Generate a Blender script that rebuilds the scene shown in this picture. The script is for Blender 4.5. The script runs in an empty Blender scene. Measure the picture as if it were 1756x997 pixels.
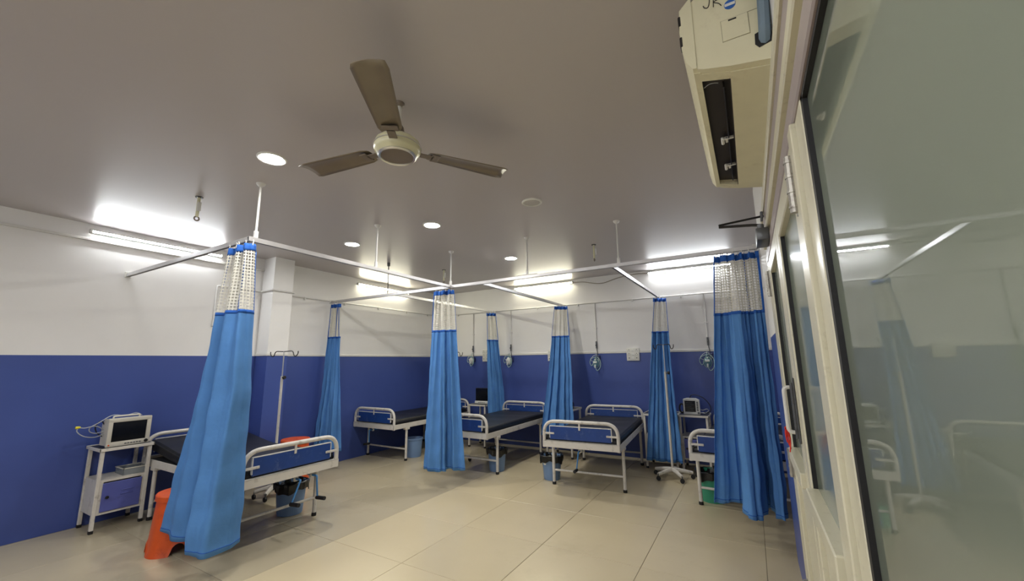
import bpy, bmesh, math, random
from mathutils import Vector, Matrix
PI = math.pi
random.seed(7)
S = bpy.context.scene
C = S.collection

# ------------------------------------------------------------------ camera, world, exposure
YAW, PITCH, ROLL, FPX = 0.5264, 0.1742, -0.0126, 692.39
cd = bpy.data.cameras.new('camera'); cam = bpy.data.objects.new('camera', cd); C.objects.link(cam)
fw = Vector((-math.sin(YAW)*math.cos(PITCH), math.cos(YAW)*math.cos(PITCH), math.sin(PITCH)))
rt = Vector((math.cos(YAW), math.sin(YAW), 0)); up = rt.cross(fw)
rt2 = rt*math.cos(ROLL) + up*math.sin(ROLL); up2 = up*math.cos(ROLL) - rt*math.sin(ROLL)
cam.matrix_world = Matrix(((rt2.x, up2.x, -fw.x, 0), (rt2.y, up2.y, -fw.y, 0), (rt2.z, up2.z, -fw.z, 1.5), (0, 0, 0, 1)))
cd.sensor_width = 36; cd.lens = 36*FPX/1756; cd.clip_start = 0.02; cd.clip_end = 60
S.camera = cam
w = bpy.data.worlds.new('world'); S.world = w; w.use_nodes = True
w.node_tree.nodes['Background'].inputs[0].default_value = (0.5, 0.52, 0.55, 1)
w.node_tree.nodes['Background'].inputs[1].default_value = 0.05
S.view_settings.view_transform = 'Standard'; S.view_settings.look = 'None'
S.view_settings.gamma = 1; S.view_settings.use_curve_mapping = False
S.view_settings.exposure = 1.1
TUBE_COOL, TUBE_WARM, DOWN = 112.0, 112.0, 165.0       # emission of the fluorescent tubes and downlights

# ------------------------------------------------------------------ room dimensions (metres)
XL, XR, YB, YF, H = -5.697, 0.155, 6.71, -2.7, 2.94
XFAR = 0.52            # right wall beyond the door pier
YP = 3.95              # far end of the pier
HB = 1.613             # top of the blue paint
HR = 2.466             # curtain rails
XO, YC1, YO = -3.277, 1.592, 4.055
XA, XB, XC = -4.289, -2.795, -1.155

# ------------------------------------------------------------------ materials
MATS = {}
def lin(c): return tuple(((v/255+0.055)/1.055)**2.4 if v > 10 else v/255/12.92 for v in c)
def mat(name, rgb, rough=0.5, metal=0.0, var=0.06, scale=6.0, bump=0.0, bscale=60.0, coat=0.0, spec=0.5, dirt=None, emit=None, rvar=0.0, alpha=None, trans=0.0):
    if name in MATS: return MATS[name]
    m = bpy.data.materials.new(name); m.use_nodes = True; MATS[name] = m
    nt = m.node_tree; b = nt.nodes['Principled BSDF']; L = nt.links.new
    c = lin(rgb)
    b.inputs['Roughness'].default_value = rough; b.inputs['Metallic'].default_value = metal
    b.inputs['Specular IOR Level'].default_value = spec
    b.inputs['Coat Weight'].default_value = coat; b.inputs['Coat Roughness'].default_value = 0.12
    if trans: b.inputs['Transmission Weight'].default_value = trans
    if alpha is not None: b.inputs['Alpha'].default_value = alpha
    tc = nt.nodes.new('ShaderNodeTexCoord')
    n = nt.nodes.new('ShaderNodeTexNoise'); n.inputs['Scale'].default_value = scale; n.inputs['Detail'].default_value = 5
    L(tc.outputs['Object'], n.inputs['Vector'])
    r = nt.nodes.new('ShaderNodeValToRGB')
    r.color_ramp.elements[0].position = 0.3; r.color_ramp.elements[1].position = 0.7
    r.color_ramp.elements[0].color = tuple(max(0, v*(1-var)) for v in c)+(1,)
    r.color_ramp.elements[1].color = tuple(min(1, v*(1+var)) for v in c)+(1,)
    L(n.outputs['Fac'], r.inputs['Fac']); col = r.outputs['Color']
    if dirt:
        drgb, amount, ds = dirt
        n2 = nt.nodes.new('ShaderNodeTexNoise'); n2.inputs['Scale'].default_value = ds; n2.inputs['Detail'].default_value = 8; n2.inputs['Roughness'].default_value = 0.7
        L(tc.outputs['Object'], n2.inputs['Vector'])
        mr = nt.nodes.new('ShaderNodeMapRange'); mr.inputs['From Min'].default_value = 0.56; mr.inputs['From Max'].default_value = 0.72; mr.inputs['To Max'].default_value = amount
        L(n2.outputs['Fac'], mr.inputs['Value'])
        mx = nt.nodes.new('ShaderNodeMix'); mx.data_type = 'RGBA'
        L(mr.outputs['Result'], mx.inputs['Factor']); L(col, mx.inputs['A']); mx.inputs['B'].default_value = lin(drgb)+(1,)
        col = mx.outputs['Result']
    L(col, b.inputs['Base Color'])
    if rvar:
        mr = nt.nodes.new('ShaderNodeMapRange'); mr.inputs['To Min'].default_value = max(0.02, rough-rvar); mr.inputs['To Max'].default_value = rough+rvar
        L(n.outputs['Fac'], mr.inputs['Value']); L(mr.outputs['Result'], b.inputs['Roughness'])
    if bump:
        n3 = nt.nodes.new('ShaderNodeTexNoise'); n3.inputs['Scale'].default_value = bscale; n3.inputs['Detail'].default_value = 4
        L(tc.outputs['Object'], n3.inputs['Vector'])
        bp = nt.nodes.new('ShaderNodeBump'); bp.inputs['Strength'].default_value = bump; bp.inputs['Distance'].default_value = 0.01
        L(n3.outputs['Fac'], bp.inputs['Height']); L(bp.outputs['Normal'], b.inputs['Normal'])
    if emit:
        b.inputs['Emission Color'].default_value = tuple(emit[0])+(1,); b.inputs['Emission Strength'].default_value = emit[1]
    return m
white_wall = mat('white_paint', (231, 229, 226), 0.5, var=0.02, scale=2.5, bump=0.03, bscale=120, spec=0.4)
blue_wall = mat('blue_enamel', (66, 84, 150), 0.34, var=0.05, scale=2.0, bump=0.03, bscale=90, spec=0.45)
ceil_m = mat('ceiling_enamel', (190, 184, 183), 0.34, var=0.012, scale=0.5, spec=0.42)
tile_m = mat('vitrified_tile', (198, 184, 153), 0.25, var=0.025, scale=1.6, spec=0.5, dirt=((150, 134, 110), 0.22, 1.1), rvar=0.04)
grout_m = mat('grout', (120, 108, 88), 0.8)
trim_m = mat('white_trim', (214, 212, 206), 0.4, var=0.02)
cream_alu = mat('cream_aluminium', (208, 203, 180), 0.32, var=0.03, scale=4, dirt=((120, 106, 84), 0.3, 30))
mauve_alu = mat('mauve_header_paint', (158, 146, 144), 0.4, var=0.05, scale=9)
rubber = mat('black_rubber', (20, 20, 22), 0.6)
frost = mat('frosted_glass', (124, 132, 122), 0.025, var=0.02, scale=1.5, spec=0.5)
frost2 = mat('film_glass', (150, 160, 148), 0.2, var=0.03, scale=3, spec=0.5)
alu = mat('rail_aluminium', (198, 196, 196), 0.33, metal=0.55, var=0.04, scale=12)
white_rod = mat('white_rod', (212, 210, 206), 0.4, var=0.03)
bed_white = mat('bed_enamel', (206, 201, 192), 0.36, var=0.05, scale=10, dirt=((92, 78, 62), 0.6, 11))
bed_blue = mat('bed_panel_blue', (28, 62, 128), 0.33, var=0.08, scale=9, dirt=((120, 132, 165), 0.35, 16))
vinyl = mat('black_vinyl', (11, 12, 16), 0.42, var=0.12, scale=8, bump=0.25, bscale=9)
steel = mat('worn_steel', (92, 93, 95), 0.35, metal=0.4, var=0.12, scale=14, dirt=((50, 48, 48), 0.6, 18))
chrome = mat('chrome', (215, 213, 208), 0.28, metal=0.8, var=0.02)
darkm = mat('dark_metal', (46, 44, 44), 0.4, metal=0.4)
hinge_m = mat('rusty_hinge', (168, 164, 156), 0.35, metal=0.5, var=0.1, scale=50, dirt=((52, 26, 16), 0.95, 22))
curt_m = mat('curtain_blue', (94, 148, 210), 0.72, var=0.06, scale=5, bump=0.5, bscale=17, spec=0.25)
band_m = mat('band_blue', (46, 96, 178), 0.75, var=0.05, scale=9, spec=0.2)
locker_blue = mat('locker_blue', (84, 92, 160), 0.4, var=0.05, scale=8, dirt=((60, 62, 90), 0.4, 15))
plastic_grey = mat('monitor_shell', (198, 193, 180), 0.45, var=0.03)
plastic_white = mat('white_plastic', (222, 221, 214), 0.4, var=0.02)
screen_m = mat('screen_glass', (18, 19, 21), 0.12, var=0.03)
orange = mat('orange_plastic', (204, 80, 24), 0.4, var=0.07, scale=6, dirt=((140, 40, 12), 0.4, 14))
bin_blue = mat('bin_blue', (112, 140, 178), 0.45, var=0.05)
bin_green = mat('bin_green', (58, 150, 118), 0.45, var=0.05)
liner_m = mat('bin_liner', (14, 14, 15), 0.28, var=0.1, bump=0.5, bscale=30)
crank_blue = mat('crank_blue', (60, 120, 176), 0.4)
cable_m = mat('grey_cable', (168, 170, 172), 0.45)
cable_dark = mat('dark_cable', (26, 30, 40), 0.5)
yellow = mat('yellow_plug', (228, 212, 50), 0.45)
red = mat('red_thread', (205, 48, 36), 0.8)
ac_m = mat('ac_plastic', (220, 214, 182), 0.42, var=0.04, scale=7, dirt=((150, 132, 96), 0.4, 6))
ac_dark = mat('ac_outlet', (44, 38, 34), 0.6, var=0.1)
pipe_ins = mat('pipe_insulation', (112, 130, 144), 0.7, var=0.06, scale=20)
fan_cream = mat('fan_cream', (212, 208, 172), 0.3, var=0.04, coat=0.3)
fan_blade = mat('fan_blade', (128, 116, 98), 0.3, var=0.06, scale=10)
fan_grey = mat('fan_cap', (122, 110, 98), 0.4)
mask_m = mat('mask_plastic', (126, 178, 172), 0.15, var=0.05, alpha=0.5, spec=0.6)
mask_tube = mat('mask_tubing', (176, 206, 196), 0.25, alpha=0.8)
mask_grey = mat('mask_fitting', (206, 208, 204), 0.4)
sock_m = mat('switch_plate', (218, 216, 206), 0.4, var=0.02)
black_m = mat('matt_black', (18, 18, 20), 0.55)
tube_cool = mat('tube_cool', (240, 240, 240), 0.4, emit=((0.93, 0.97, 1.0), TUBE_COOL))
tube_warm = mat('tube_warm', (240, 240, 220), 0.4, emit=((1.0, 0.96, 0.74), TUBE_WARM))
down_m = mat('downlight_lens', (240, 240, 220), 0.4, emit=((1.0, 0.98, 0.93), DOWN))
lens_off = mat('lens_off', (196, 192, 186), 0.4)


def net_material():
    m = bpy.data.materials.new('curtain_net'); m.use_nodes = True; nt = m.node_tree; L = nt.links.new
    b = nt.nodes['Principled BSDF']; out = nt.nodes['Material Output']
    b.inputs['Base Color'].default_value = lin((214, 211, 200))+(1,); b.inputs['Roughness'].default_value = 0.7
    uv = nt.nodes.new('ShaderNodeUVMap'); sp = nt.nodes.new('ShaderNodeSeparateXYZ'); L(uv.outputs['UV'], sp.inputs['Vector'])
    prev = None
    for ax, cell, th in (('X', 0.026, 0.33), ('Y', 0.024, 0.35)):
        d = nt.nodes.new('ShaderNodeMath'); d.operation = 'DIVIDE'; d.inputs[1].default_value = cell; L(sp.outputs[ax], d.inputs[0])
        f = nt.nodes.new('ShaderNodeMath'); f.operation = 'FRACT'; L(d.outputs[0], f.inputs[0])
        g = nt.nodes.new('ShaderNodeMath'); g.operation = 'GREATER_THAN'; g.inputs[1].default_value = th; L(f.outputs[0], g.inputs[0])
        if prev:
            mlt = nt.nodes.new('ShaderNodeMath'); mlt.operation = 'MULTIPLY'; L(prev.outputs[0], mlt.inputs[0]); L(g.outputs[0], mlt.inputs[1]); prev = mlt
        else: prev = g
    tr = nt.nodes.new('ShaderNodeBsdfTransparent'); mx = nt.nodes.new('ShaderNodeMixShader')
    L(prev.outputs[0], mx.inputs['Fac']); L(b.outputs['BSDF'], mx.inputs[1]); L(tr.outputs['BSDF'], mx.inputs[2]); L(mx.outputs['Shader'], out.inputs['Surface'])
    return m
net_m = net_material()

# fabric: let a little light through the cloth
def translucent(m, f=0.25):
    nt = m.node_tree; L = nt.links.new; b = nt.nodes['Principled BSDF']; out = nt.nodes['Material Output']
    t = nt.nodes.new('ShaderNodeBsdfTranslucent'); mx = nt.nodes.new('ShaderNodeMixShader'); mx.inputs['Fac'].default_value = f
    src = b.inputs['Base Color'].links[0].from_socket
    L(src, t.inputs['Color']); L(b.outputs['BSDF'], mx.inputs[1]); L(t.outputs['BSDF'], mx.inputs[2]); L(mx.outputs['Shader'], out.inputs['Surface'])
translucent(curt_m, 0.22)
def frosted(m, col, rough):      # milky film glass: scatters the corridor light, mirrors the room at a glance
    nt = m.node_tree; L = nt.links.new; out = nt.nodes['Material Output']; src = nt.nodes['Principled BSDF'].inputs['Base Color'].links[0].from_socket
    d = nt.nodes.new('ShaderNodeBsdfDiffuse'); t = nt.nodes.new('ShaderNodeBsdfTranslucent'); g_ = nt.nodes.new('ShaderNodeBsdfGlossy'); g_.inputs['Roughness'].default_value = rough
    L(src, d.inputs['Color']); t.inputs['Color'].default_value = lin(col)+(1,)
    a = nt.nodes.new('ShaderNodeMixShader'); a.inputs['Fac'].default_value = 0.7; b = nt.nodes.new('ShaderNodeMixShader'); fr_ = nt.nodes.new('ShaderNodeFresnel'); fr_.inputs['IOR'].default_value = 1.8
    L(d.outputs[0], a.inputs[1]); L(t.outputs[0], a.inputs[2]); L(fr_.outputs[0], b.inputs['Fac']); L(a.outputs[0], b.inputs[1]); L(g_.outputs[0], b.inputs[2]); L(b.outputs[0], out.inputs['Surface'])
frosted(frost, (230, 236, 224), 0.02); frosted(frost2, (228, 236, 222), 0.12)

# ------------------------------------------------------------------ mesh helpers
class MB:
    def __init__(s): s.v = []; s.f = []; s.uv = None; s.mi = []
    def add(s, vs, fs, mi=0):
        o = len(s.v); s.v += [tuple(p) for p in vs]; s.f += [tuple(i+o for i in f) for f in fs]; s.mi += [mi]*len(fs); return s
    def box(s, x0, x1, y0, y1, z0, z1, mi=0):
        return s.add([(x0,y0,z0),(x1,y0,z0),(x1,y1,z0),(x0,y1,z0),(x0,y0,z1),(x1,y0,z1),(x1,y1,z1),(x0,y1,z1)],
                     [(0,3,2,1),(4,5,6,7),(0,1,5,4),(1,2,6,5),(2,3,7,6),(3,0,4,7)], mi)
    def bbox(s, x0, x1, y0, y1, z0, z1, r=0.005, seg=2, mi=0):
        bm = bmesh.new(); bmesh.ops.create_cube(bm, size=1)
        for v in bm.verts: v.co = Vector(((x0+x1)/2+v.co.x*(x1-x0), (y0+y1)/2+v.co.y*(y1-y0), (z0+z1)/2+v.co.z*(z1-z0)))
        bmesh.ops.bevel(bm, geom=list(bm.edges), offset=r, segments=seg, affect='EDGES', profile=0.5)
        bm.verts.index_update()
        s.add([v.co.copy() for v in bm.verts], [[v.index for v in f.verts] for f in bm.faces], mi); bm.free(); return s
    def tube(s, pts, r, n=10, caps=True, mi=0, closed=False):
        P = [Vector(p) for p in pts]; m = len(P); rings = []; prev = None
        for i, p in enumerate(P):
            if closed: t = (P[(i+1) % m]-P[i-1]).normalized()
            else: t = (P[min(i+1, m-1)]-P[max(i-1, 0)]).normalized()
            if prev is None:
                a = Vector((0,0,1)) if abs(t.z) < 0.9 else Vector((1,0,0)); u = t.cross(a).normalized()
            else:
                u = (prev-t*prev.dot(t)); u = u.normalized() if u.length > 1e-6 else t.orthogonal().normalized()
            prev = u; vv = t.cross(u); rr = r[i] if isinstance(r, (list, tuple)) else r
            rings.append([p+(u*math.cos(2*PI*k/n)+vv*math.sin(2*PI*k/n))*rr for k in range(n)])
        vs = [q for g in rings for q in g]; fs = []
        for i in range(m if closed else m-1):
            j = (i+1) % m
            for k in range(n): fs.append((i*n+k, i*n+(k+1) % n, j*n+(k+1) % n, j*n+k))
        if caps and not closed: fs.append(tuple(range(n-1, -1, -1))); fs.append(tuple((m-1)*n+k for k in range(n)))
        return s.add(vs, fs, mi)
    def cyl(s, p0, p1, r, n=16, r1=None, mi=0): return s.tube([p0, p1], [r, r if r1 is None else r1], n, True, mi)
    def lathe(s, prof, c=(0,0,0), n=32, mi=0, axis='z'):
        vs = []; fs = []; m = len(prof)
        for r, z in prof:
            for k in range(n):
                a = 2*PI*k/n; p = (r*math.cos(a), r*math.sin(a), z)
                if axis == 'y': p = (p[0], p[2], p[1])
                if axis == 'x': p = (p[2], p[0], p[1])
                vs.append((c[0]+p[0], c[1]+p[1], c[2]+p[2]))
        for i in range(m-1):
            for k in range(n): fs.append((i*n+k, i*n+(k+1) % n, (i+1)*n+(k+1) % n, (i+1)*n+k))
        if prof[0][0] > 1e-5: fs.append(tuple(range(n-1, -1, -1)))
        if prof[-1][0] > 1e-5: fs.append(tuple((m-1)*n+k for k in range(n)))
        return s.add(vs, fs, mi)
    def prism(s, prof, a0, a1, axis='y', mi=0):   # prof: polygon in the other two axes
        n = len(prof)
        def P(u, v, a): return (u, a, v) if axis == 'y' else ((a, u, v) if axis == 'x' else (u, v, a))
        return s.add([P(u, v, a0) for u, v in prof]+[P(u, v, a1) for u, v in prof],
                     [tuple(range(n)), tuple(range(2*n-1, n-1, -1))]+[(i, i+n, (i+1) % n+n, (i+1) % n) for i in range(n)], mi)
    def build(s, name, m, parent=None, smooth=None, kind=None):
        me = bpy.data.meshes.new(name); me.from_pydata(s.v, [], s.f)
        ms = m if isinstance(m, (list, tuple)) else [m]
        for q in ms: me.materials.append(q)
        if len(ms) > 1: me.polygons.foreach_set('material_index', s.mi)
        bm = bmesh.new(); bm.from_mesh(me); bmesh.ops.recalc_face_normals(bm, faces=bm.faces); bm.to_mesh(me); bm.free()
        if s.uv:
            ul = me.uv_layers.new(name='UVMap')
            for lp in me.loops: ul.data[lp.index].uv = s.uv[lp.vertex_index]
        if smooth is None: smooth = 35
        if smooth:
            me.polygons.foreach_set('use_smooth', [True]*len(me.polygons)); me.set_sharp_from_angle(angle=math.radians(smooth))
        o = bpy.data.objects.new(name, me); C.objects.link(o)
        if parent: o.parent = parent
        if kind: o['kind'] = kind
        return o
def tag(o, label, cat, group=None):
    o['label'] = label; o['category'] = cat
    if group: o['group'] = group
    return o
def empty(name, loc=(0,0,0), rz=0.0):
    e = bpy.data.objects.new(name, None); C.objects.link(e); e.location = loc; e.rotation_euler = (0,0,rz); e.empty_display_size = 0.1
    return e
def thing(name, label, cat, loc=(0,0,0), rz=0.0, group=None): return tag(empty(name, loc, rz), label, cat, group)
def copy_tree(o, parent=None):
    c = o.copy(); C.objects.link(c); c.parent = parent
    for ch in list(o.children): copy_tree(ch, c)
    return c
def bend(pts, r, n=6):          # round the corners of a polyline
    P = [Vector(p) for p in pts]; out = [P[0]]
    for i in range(1, len(P)-1):
        a, b, c = P[i-1], P[i], P[i+1]; d1 = (a-b); d2 = (c-b); rr = min(r, d1.length*0.49, d2.length*0.49)
        p0 = b+d1.normalized()*rr; p1 = b+d2.normalized()*rr
        for k in range(n+1):
            t = k/n; out.append(p0*(1-t)**2+b*2*t*(1-t)+p1*t*t)
    out.append(P[-1]); return out
def crom(pts, n):               # Catmull-Rom, uniform in control index
    P = [Vector(p) for p in pts]; m = len(P)-1; out = []
    for i in range(n):
        t = i/(n-1)*m; k = min(int(t), m-1); f = t-k
        p0, p1, p2, p3 = P[max(k-1, 0)], P[k], P[k+1], P[min(k+2, m)]
        out.append(0.5*((2*p1)+(p2-p0)*f+(2*p0-5*p1+4*p2-p3)*f*f+(3*p1-p0-3*p2+p3)*f**3))
    return out

# ================================================================== THE SETTING
def structure(o): o['kind'] = 'structure'; return o
# floor slab with one tile object per tile
X0F, X1F = XL, XFAR
fl = structure(MB().box(XL-0.1, XFAR+0.1, YF-0.1, YB+0.1, -0.1, -0.004).build('floor', grout_m, smooth=0))
tile_old = mat('older_tile', (176, 165, 140), 0.25, var=0.03, scale=1.6, spec=0.5, dirt=((128, 116, 98), 0.3, 1.1), rvar=0.04)
tile_cache = {}
def tile_mesh(wx, wy, tm):
    key = (round(wx, 3), round(wy, 3), tm.name)
    if key not in tile_cache:
        b = MB(); e = 0.0015
        b.add([(0,0,-0.01),(wx,0,-0.01),(wx,wy,-0.01),(0,wy,-0.01),(0,0,-e),(wx,0,-e),(wx,wy,-e),(0,wy,-e),(e,e,0),(wx-e,e,0),(wx-e,wy-e,0),(e,wy-e,0)],
              [(0,1,5,4),(1,2,6,5),(2,3,7,6),(3,0,4,7),(4,5,9,8),(5,6,10,9),(6,7,11,10),(7,4,8,11),(8,9,10,11)])
        o = b.build('tile', tm, smooth=0); tile_cache[key] = o.data; bpy.data.objects.remove(o)
    return tile_cache[key]
g = 0.003
xs = sorted({X0F, X1F} | {-0.05+0.8*k for k in range(-7, 1)}); ys = sorted({YF, YB} | {4.09+0.8*k for k in range(-8, 4)})
for i in range(len(xs)-1):
    for j in range(len(ys)-1):
        o = bpy.data.objects.new('tile', tile_mesh(xs[i+1]-xs[i]-g, ys[j+1]-ys[j]-g, tile_old if xs[i] < -3.3 else tile_m)); C.objects.link(o); o.parent = fl
        o.location = (xs[i]+g/2, ys[j]+g/2, random.uniform(-0.0008, 0))
# colour of each tile drifts a little, and the coordinates continue across tiles
for tm in (tile_m, tile_old):
    nt = tm.node_tree
    oi = nt.nodes.new('ShaderNodeObjectInfo'); hs = nt.nodes.new('ShaderNodeHueSaturation')
    mr = nt.nodes.new('ShaderNodeMapRange'); mr.inputs['To Min'].default_value = 0.96; mr.inputs['To Max'].default_value = 1.03
    nt.links.new(oi.outputs['Random'], mr.inputs['Value']); nt.links.new(mr.outputs['Result'], hs.inputs['Value'])
    bs = nt.nodes['Principled BSDF']; src = bs.inputs['Base Color'].links[0].from_socket
    nt.links.new(src, hs.inputs['Color']); nt.links.new(hs.outputs['Color'], bs.inputs['Base Color'])
    geo = nt.nodes.new('ShaderNodeNewGeometry')
    for nd in nt.nodes:
        if nd.type == 'TEX_NOISE': nt.links.new(geo.outputs['Position'], nd.inputs['Vector'])

structure(MB().box(XL-0.12, XFAR+0.12, YF-0.12, YB+0.12, H, H+0.12).build('ceiling', ceil_m, smooth=0))
def painted(name, x0, x1, y0, y1, z0=0.0, hb=HB, z1=H):
    b = MB(); b.box(x0, x1, y0, y1, z0, hb, 0); b.box(x0, x1, y0, y1, hb, z1, 1)
    return structure(b.build(name, [blue_wall, white_wall], smooth=0))
painted('wall_left', XL-0.12, XL, YF-0.12, YB+0.12)
painted('wall_back', XL, XFAR, YB, YB+0.12)
painted('wall_front', XL, XFAR, YF-0.12, YF)
# right side: pier beside the door, return, far part, lintel above the partition and the part behind the camera
b = MB()
def pw(x0, x1, y0, y1, z0, z1, hb=1.665):
    if z0 < hb: b.box(x0, x1, y0, y1, z0, min(hb, z1), 0)
    if z1 > hb: b.box(x0, x1, y0, y1, max(hb, z0), z1, 1)
pw(XR, XFAR+0.12, 2.93, YP, 0, H); pw(XFAR, XFAR+0.12, YP, YB, 0, H, HB)
pw(XR, XR+0.15, YF, 2.93, 2.34, H); pw(XR, XR+0.15, YF, -0.45, 0, 2.34)
structure(b.build('wall_right', [blue_wall, white_wall], smooth=0))
# column on the left wall
CX, CY0, CY1 = -5.43, 2.985, 3.255
painted('wall_column', XL, CX, CY0, CY1)
# dado strip above the blue paint
def strip(name, x0, x1, y0, y1, z0, z1): return structure(MB().bbox(x0, x1, y0, y1, z0, z1, 0.003, 1).build(name, trim_m))
strip('trim_2', CX, CX+0.012, CY0-0.012, CY1+0.012, HB, HB+0.03)
strip('trim_3', XL, CX, CY0-0.012, CY0, HB, HB+0.03)
strip('trim_4', XL, XL+0.012, CY1, YB, HB, HB+0.03)
strip('trim_5', XL+0.012, XFAR, YB-0.012, YB, HB, HB+0.035)
strip('trim_6', XL, XL+0.02, YF, CY0, 2.765, 2.79)      # cable trunking under the tube

# corridor beyond the partition
CXW = 1.95
structure(MB().box(XR+0.15, CXW, YF-0.1, 3.1, -0.1, 0.0).build('floor_corridor', mat('corridor_floor', (58, 54, 44), 0.5), smooth=0))
structure(MB().box(XR+0.15, CXW, YF-0.1, 3.1, H, H+0.12).build('ceiling_corridor', white_wall, smooth=0))
structure(MB().box(CXW, CXW+0.1, YF-0.1, 3.1, 0, H).build('wall_corridor', white_wall, smooth=0))
b = MB(); b.box(XFAR+0.12, CXW, 2.98, 3.1, 0, H); b.box(XR+0.15, CXW, YF-0.1, YF, 0, H)
structure(b.build('wall_corridor_ends', white_wall, smooth=0))

# ---- glazed partition: frame, two door leaves, fixed pane
HZ = 2.07
def fr(name, *bx):
    q = MB()
    for a in bx: q.bbox(*a, 0.003, 1)
    return structure(q.build(name, cream_alu))
h = structure(empty('trim_7', (XR, 0, 0)))            # stepped header above door and pane
for nm, z0, z1, pr_, m_ in (('header_bead', 2.07, 2.135, 0.012, mauve_alu), ('header_groove', 2.135, 2.172, -0.004, cream_alu), ('header_ledge', 2.172, 2.215, 0.02, cream_alu), ('header_face', 2.215, 2.30, 0.014, mauve_alu), ('header_cap', 2.30, 2.34, 0.024, cream_alu)):
    MB().bbox(-pr_, 0.07, YF, 2.93, z0, z1, 0.004, 1).build(nm, m_, h)
# posts
fr('trim_8', (XR-0.006, XR+0.05, 1.03, 1.135, 0, HZ), (XR-0.018, XR+0.03, 1.135, 1.195, 0, HZ))
fr('trim_9', (XR-0.012, XR+0.05, 2.80, 2.93, 0, HZ))
fr('trim_10', (XR-0.006, XR+0.05, -0.45, -0.37, 0, HZ))
w1 = structure(empty('window_1', (XR, 0.33, 0)))
MB().bbox(0.006, 0.014, -0.70, 0.70, 0.0, HZ, 0.001, 1).build('pane', frost, w1)
q = MB(); q.box(-0.004, 0.02, 0.678, 0.70, 0, HZ); q.box(-0.004, 0.02, -0.70, 0.70, HZ-0.012, HZ); q.box(-0.004, 0.02, -0.70, -0.685, 0, HZ)
q.build('gasket', rubber, w1)
def leaf(name, y_hinge, y_meet, closer=False):
    d = 1 if y_meet > y_hinge else -1
    t = structure(empty(name, (XR, y_hinge, 0)))
    W = abs(y_meet-y_hinge)
    def bx(nm, a, b_, z0, z1, m_, x0=-0.012, x1=0.032, r=0.004):
        lo, hi = sorted((d*a, d*b_)); return MB().bbox(x0, x1, lo, hi, z0, z1, r, 1).build(nm, m_, t)
    bx('stile', 0.0, 0.10, 0.01, 2.06, cream_alu); bx('stile', W-0.10, W, 0.01, 2.06, cream_alu)
    bx('top_rail', 0.10, W-0.10, 1.98, 2.06, cream_alu); bx('middle_rail', 0.10, W-0.10, 0.975, 1.035, cream_alu, -0.03); bx('bottom_rail', 0.10, W-0.10, 0.01, 0.13, cream_alu)
    bx('glass_pane', 0.095, W-0.095, 1.03, 1.985, frost2, 0.008, 0.014, 0.001)
    bx('lower_panel', 0.095, W-0.095, 0.125, 0.98, cream_alu, 0.006, 0.016, 0.001)
    lo, hi = sorted((d*0.093, d*0.104))
    MB().box(-0.006, 0.02, lo, hi, 1.03, 1.985).build('glazing_bead', rubber, t)
    lo, hi = sorted((d*(W-0.104), d*(W-0.093)))
    MB().box(-0.006, 0.02, lo, hi, 1.03, 1.985).build('glazing_bead', rubber, t)
    for z in (1.86, 0.86, 0.2):
        q = MB(); q.cyl((-0.023, d*-0.004, z), (-0.023, d*-0.004, z+0.15), 0.0105, 10); q.bbox(-0.016, -0.011, min(-d*0.03, d*0.035), max(-d*0.03, d*0.035), z, z+0.15, 0.001, 1)
        for k in range(4): q.cyl((-0.023, d*-0.004, z+0.012+k*0.04), (-0.023, d*-0.004, z+0.018+k*0.04), 0.0125, 10)
        q.build('hinge', hinge_m, t)
    return t
dA = leaf('door_1', 1.20, 1.995); dB = leaf('door_2', 2.795, 2.005)
# pull handle and bolt on the far leaf
q = MB(); q.tube(bend([(-0.012, -0.72, 1.20), (-0.05, -0.72, 1.20), (-0.05, -0.72, 1.38), (-0.012, -0.72, 1.38)], 0.02), 0.008, 10); hd = q.build('handle', trim_m, dB)
q = MB(); q.bbox(-0.02, -0.012, -0.755, -0.735, 1.16, 1.42, 0.003, 1); q.cyl((-0.024, -0.745, 1.18), (-0.024, -0.745, 1.40), 0.006, 10); q.build('tower_bolt', steel, dB)
q = MB()
for k in range(5):
    a = k*1.1
    q.tube(crom([(-0.05, -0.72, 1.225), (-0.056-0.006*math.cos(a), -0.712+0.006*math.sin(a), 1.215), (-0.055-0.008*math.sin(a), -0.705+0.008*math.cos(a), 1.195-0.006*k), (-0.055-0.006*math.cos(a), -0.69+0.008*math.sin(a), 1.165-0.012*k)], 10), 0.0025, 6)
q.build('thread_tassel', red, hd)

# ================================================================== CEILING THINGS
# downlights
def downlight(x, y, label, lit):
    t = thing('downlight', label, 'ceiling light', (x, y, H), 0, 'round recessed ceiling lights')
    MB().lathe([(0.094, 0.0), (0.094, -0.006), (0.086, -0.011), (0.074, -0.008), (0.074, 0.0)], n=40).build('trim_ring', plastic_white, t)
    MB().lathe([(0.0, -0.0065), (0.05, -0.0068), (0.0735, -0.005), (0.0735, -0.001)], n=40).build('lens', down_m if lit else lens_off, t)
downlight(-2.79, 1.443, 'large lit round ceiling light left of the ceiling fan', True)
downlight(-4.07, 3.135, 'lit round ceiling light farthest left, above the white column', True)
downlight(-2.785, 3.12, 'lit round ceiling light below the fan in the middle of the ceiling', True)
downlight(-2.79, 4.78, 'smallest lit round ceiling light, farthest back past the curtain rail', True)
downlight(-2.79, -0.24, 'lit round ceiling light behind the viewer, left of the room middle', True)
downlight(-1.20, -0.24, 'lit round ceiling light behind the viewer, near the glass partition', True)
downlight(-1.20, -1.92, 'lit round ceiling light far behind the viewer, near the glass partition', True)
downlight(-1.596, 3.13, 'unlit round ceiling light right of the lit ones', False)

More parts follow.
